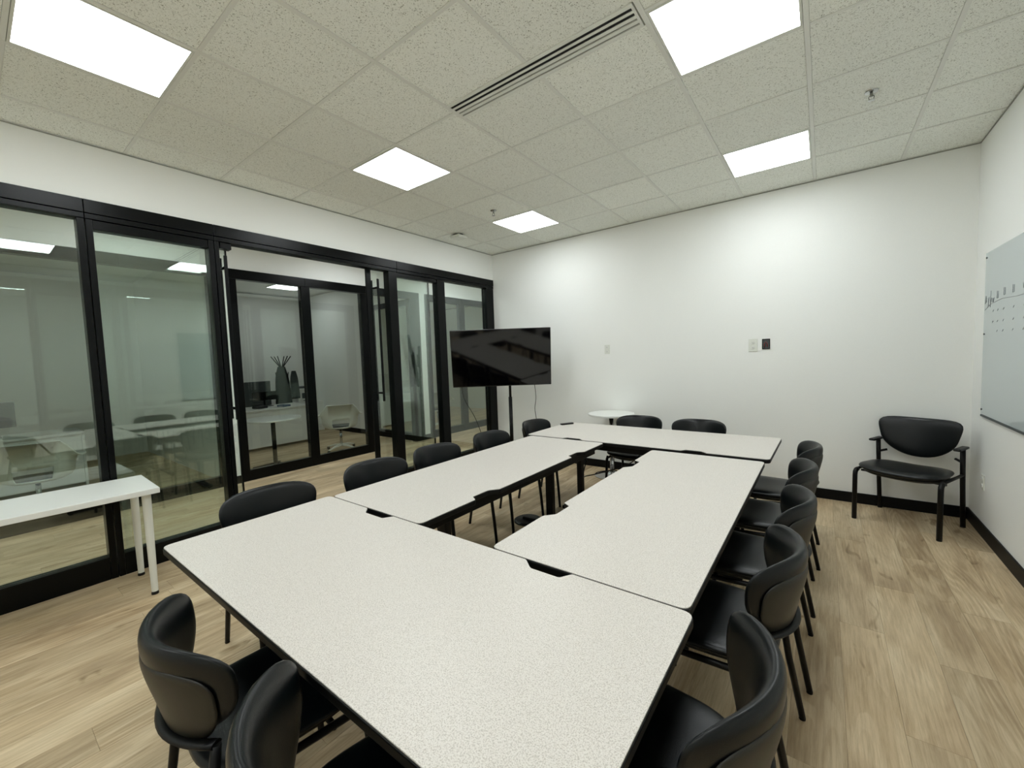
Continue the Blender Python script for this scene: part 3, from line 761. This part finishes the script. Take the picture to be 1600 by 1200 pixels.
t = empty('coat_rack', (-5.12, 4.12, 0)); tag(t, 'black coat rack with branching hooks behind the office desk', 'coat rack')
MB().tube([(0, 0, .03), (0, 0, 1.50)], .025, 12).build('pole', M_steel, t)
MB().lathe([(.2, 0), (.2, .02), (.05, .04)], n=28).build('base', M_steel, t)
for q in range(6):
    an = q*PI/3+.3; c1, s1 = math.cos(an), math.sin(an)
    MB().tube([(0, 0, 1.42), (.05*c1, .05*s1, 1.52), (.19*c1, .19*s1, 1.72)], .011, 8).build('hook', M_steel, t)
for q in range(4):
    an = q*PI/2+.6; c1, s1 = math.cos(an), math.sin(an)
    MB().tube([(0, 0, 1.3), (.09*c1, .09*s1, 1.27), (.13*c1, .13*s1, 1.30), (.14*c1, .14*s1, 1.38)], .009, 8).build('hook', M_steel, t)
def coat(label, x, y, m, s, h0, h1, w):
    vs = []; fs = []; NS, NR = 24, 12
    for i in range(NR):
        v = i/(NR-1); z = h1+(h0-h1)*v; r = w*(.35+.65*math.sin(min(1, v*1.5+.12)*PI/2))*(1+.05*math.sin(v*9))
        for j in range(NS):
            a = 2*PI*j/NS; rr = r*(1+.12*math.sin(a*5+v*2)*v)
            vs.append((rr*math.cos(a)*.7, rr*math.sin(a), z))
    for i in range(NR-1):
        for j in range(NS): fs.append((i*NS+j, i*NS+(j+1) % NS, (i+1)*NS+(j+1) % NS, (i+1)*NS+j))
    fs.append(tuple(reversed(range(NS)))); fs.append(tuple((NR-1)*NS+j for j in range(NS)))
    o = MB().add(vs, fs, 0, True).build('hanging_coat', m, loc=(x+(.04 if s > 1 else 0), y, 0)); tag(o, label, 'coat')
coat('long black coat hanging on the coat rack', -4.93, 4.03, M_coat, 1, .60, 1.50, .15)
coat('grey garment hanging on the right side of the coat rack', -4.98, 4.30, M_coat2, 1, .80, 1.40, .09)

def monitor(label, x, y, rz, w_, h_):
    t = empty('monitor', (x, y, .74), rz); tag(t, label, 'monitor')
    box(-w_/2, w_/2, -.015, .015, .12, .12+h_).build('screen', M_screen, t, bevel=.004)
    MB().tube([(0, .03, .01), (0, .03, .25)], .018, 10).build('monitor_stand', M_steel, t)
    box(-.12, .12, -.07, .11, 0, .012).build('monitor_base', M_steel, t, bevel=.003)
monitor('black computer monitor on the desk in the middle office', -4.5, 3.50, PI/2+.1, .48, .17)
monitor('black computer monitor on the desk in the left office', -4.1, .12, PI/2, .5, .32)
t = empty('desk_phone', (-4.2, 3.28, .74), .4); tag(t, 'black telephone on the desk in front of the coat rack', 'telephone')
box(-.09, .09, -.1, .1, 0, .05).build('phone_body', M_bezel, t, bevel=.015)
box(-.08, -.04, -.1, .1, .052, .085).build('handset', M_bezel, t, bevel=.012)
t = empty('document_folder', (-4.1, 3.66, .74), .2); tag(t, 'blue folder lying on the desk below the coat rack', 'folder')
box(-.10, .10, -.07, .07, 0, .035).build('folder_cover', M_blue, t, bevel=.003)
t = empty('printer', (-5.25, 4.62, .7), .0); tag(t, 'pale grey printer on the white cabinet in the middle office', 'printer')
box(-.2, .2, -.22, .22, 0, .30).build('printer_body', M_white, t, bevel=.015)
box(.201, .206, -.14, .17, .08, .2).build('control_panel', M_dgrey, t)
box(-.18, .18, -.19, .19, .301, .34).build('paper_cover', M_dgrey, t, bevel=.01)
box(.2, .27, -.12, .12, .03, .04).build('paper_tray', M_dgrey, t)
t = empty('low_screen', (-5.45, 3.40, 0)); tag(t, 'dark grey low screen behind the office desk', 'screen panel')
box(-.02, .02, -.6, .6, .05, 1.2).build('panel', M_dgrey, t, bevel=.004)
box(-.15, .15, -.55, -.5, 0, .049).build('foot', M_steel, t); box(-.15, .15, .5, .55, 0, .049).build('foot', M_steel, t)

t = empty('cabinet', (-5.25, 4.62, 0)); tag(t, 'low white cabinet under the printer in the middle office', 'cabinet')
box(-.28, .26, -.3, .3, .02, .699).build('body', M_white, t, bevel=.004)
for a in (-.295, .003): 
    d_ = box(.261, .277, a, a+.292, .05, .68).build('door', M_white, t, bevel=.003)
    box(.278, .284, a+.02, a+.03, .4, .5).build('handle', M_steel, d_)
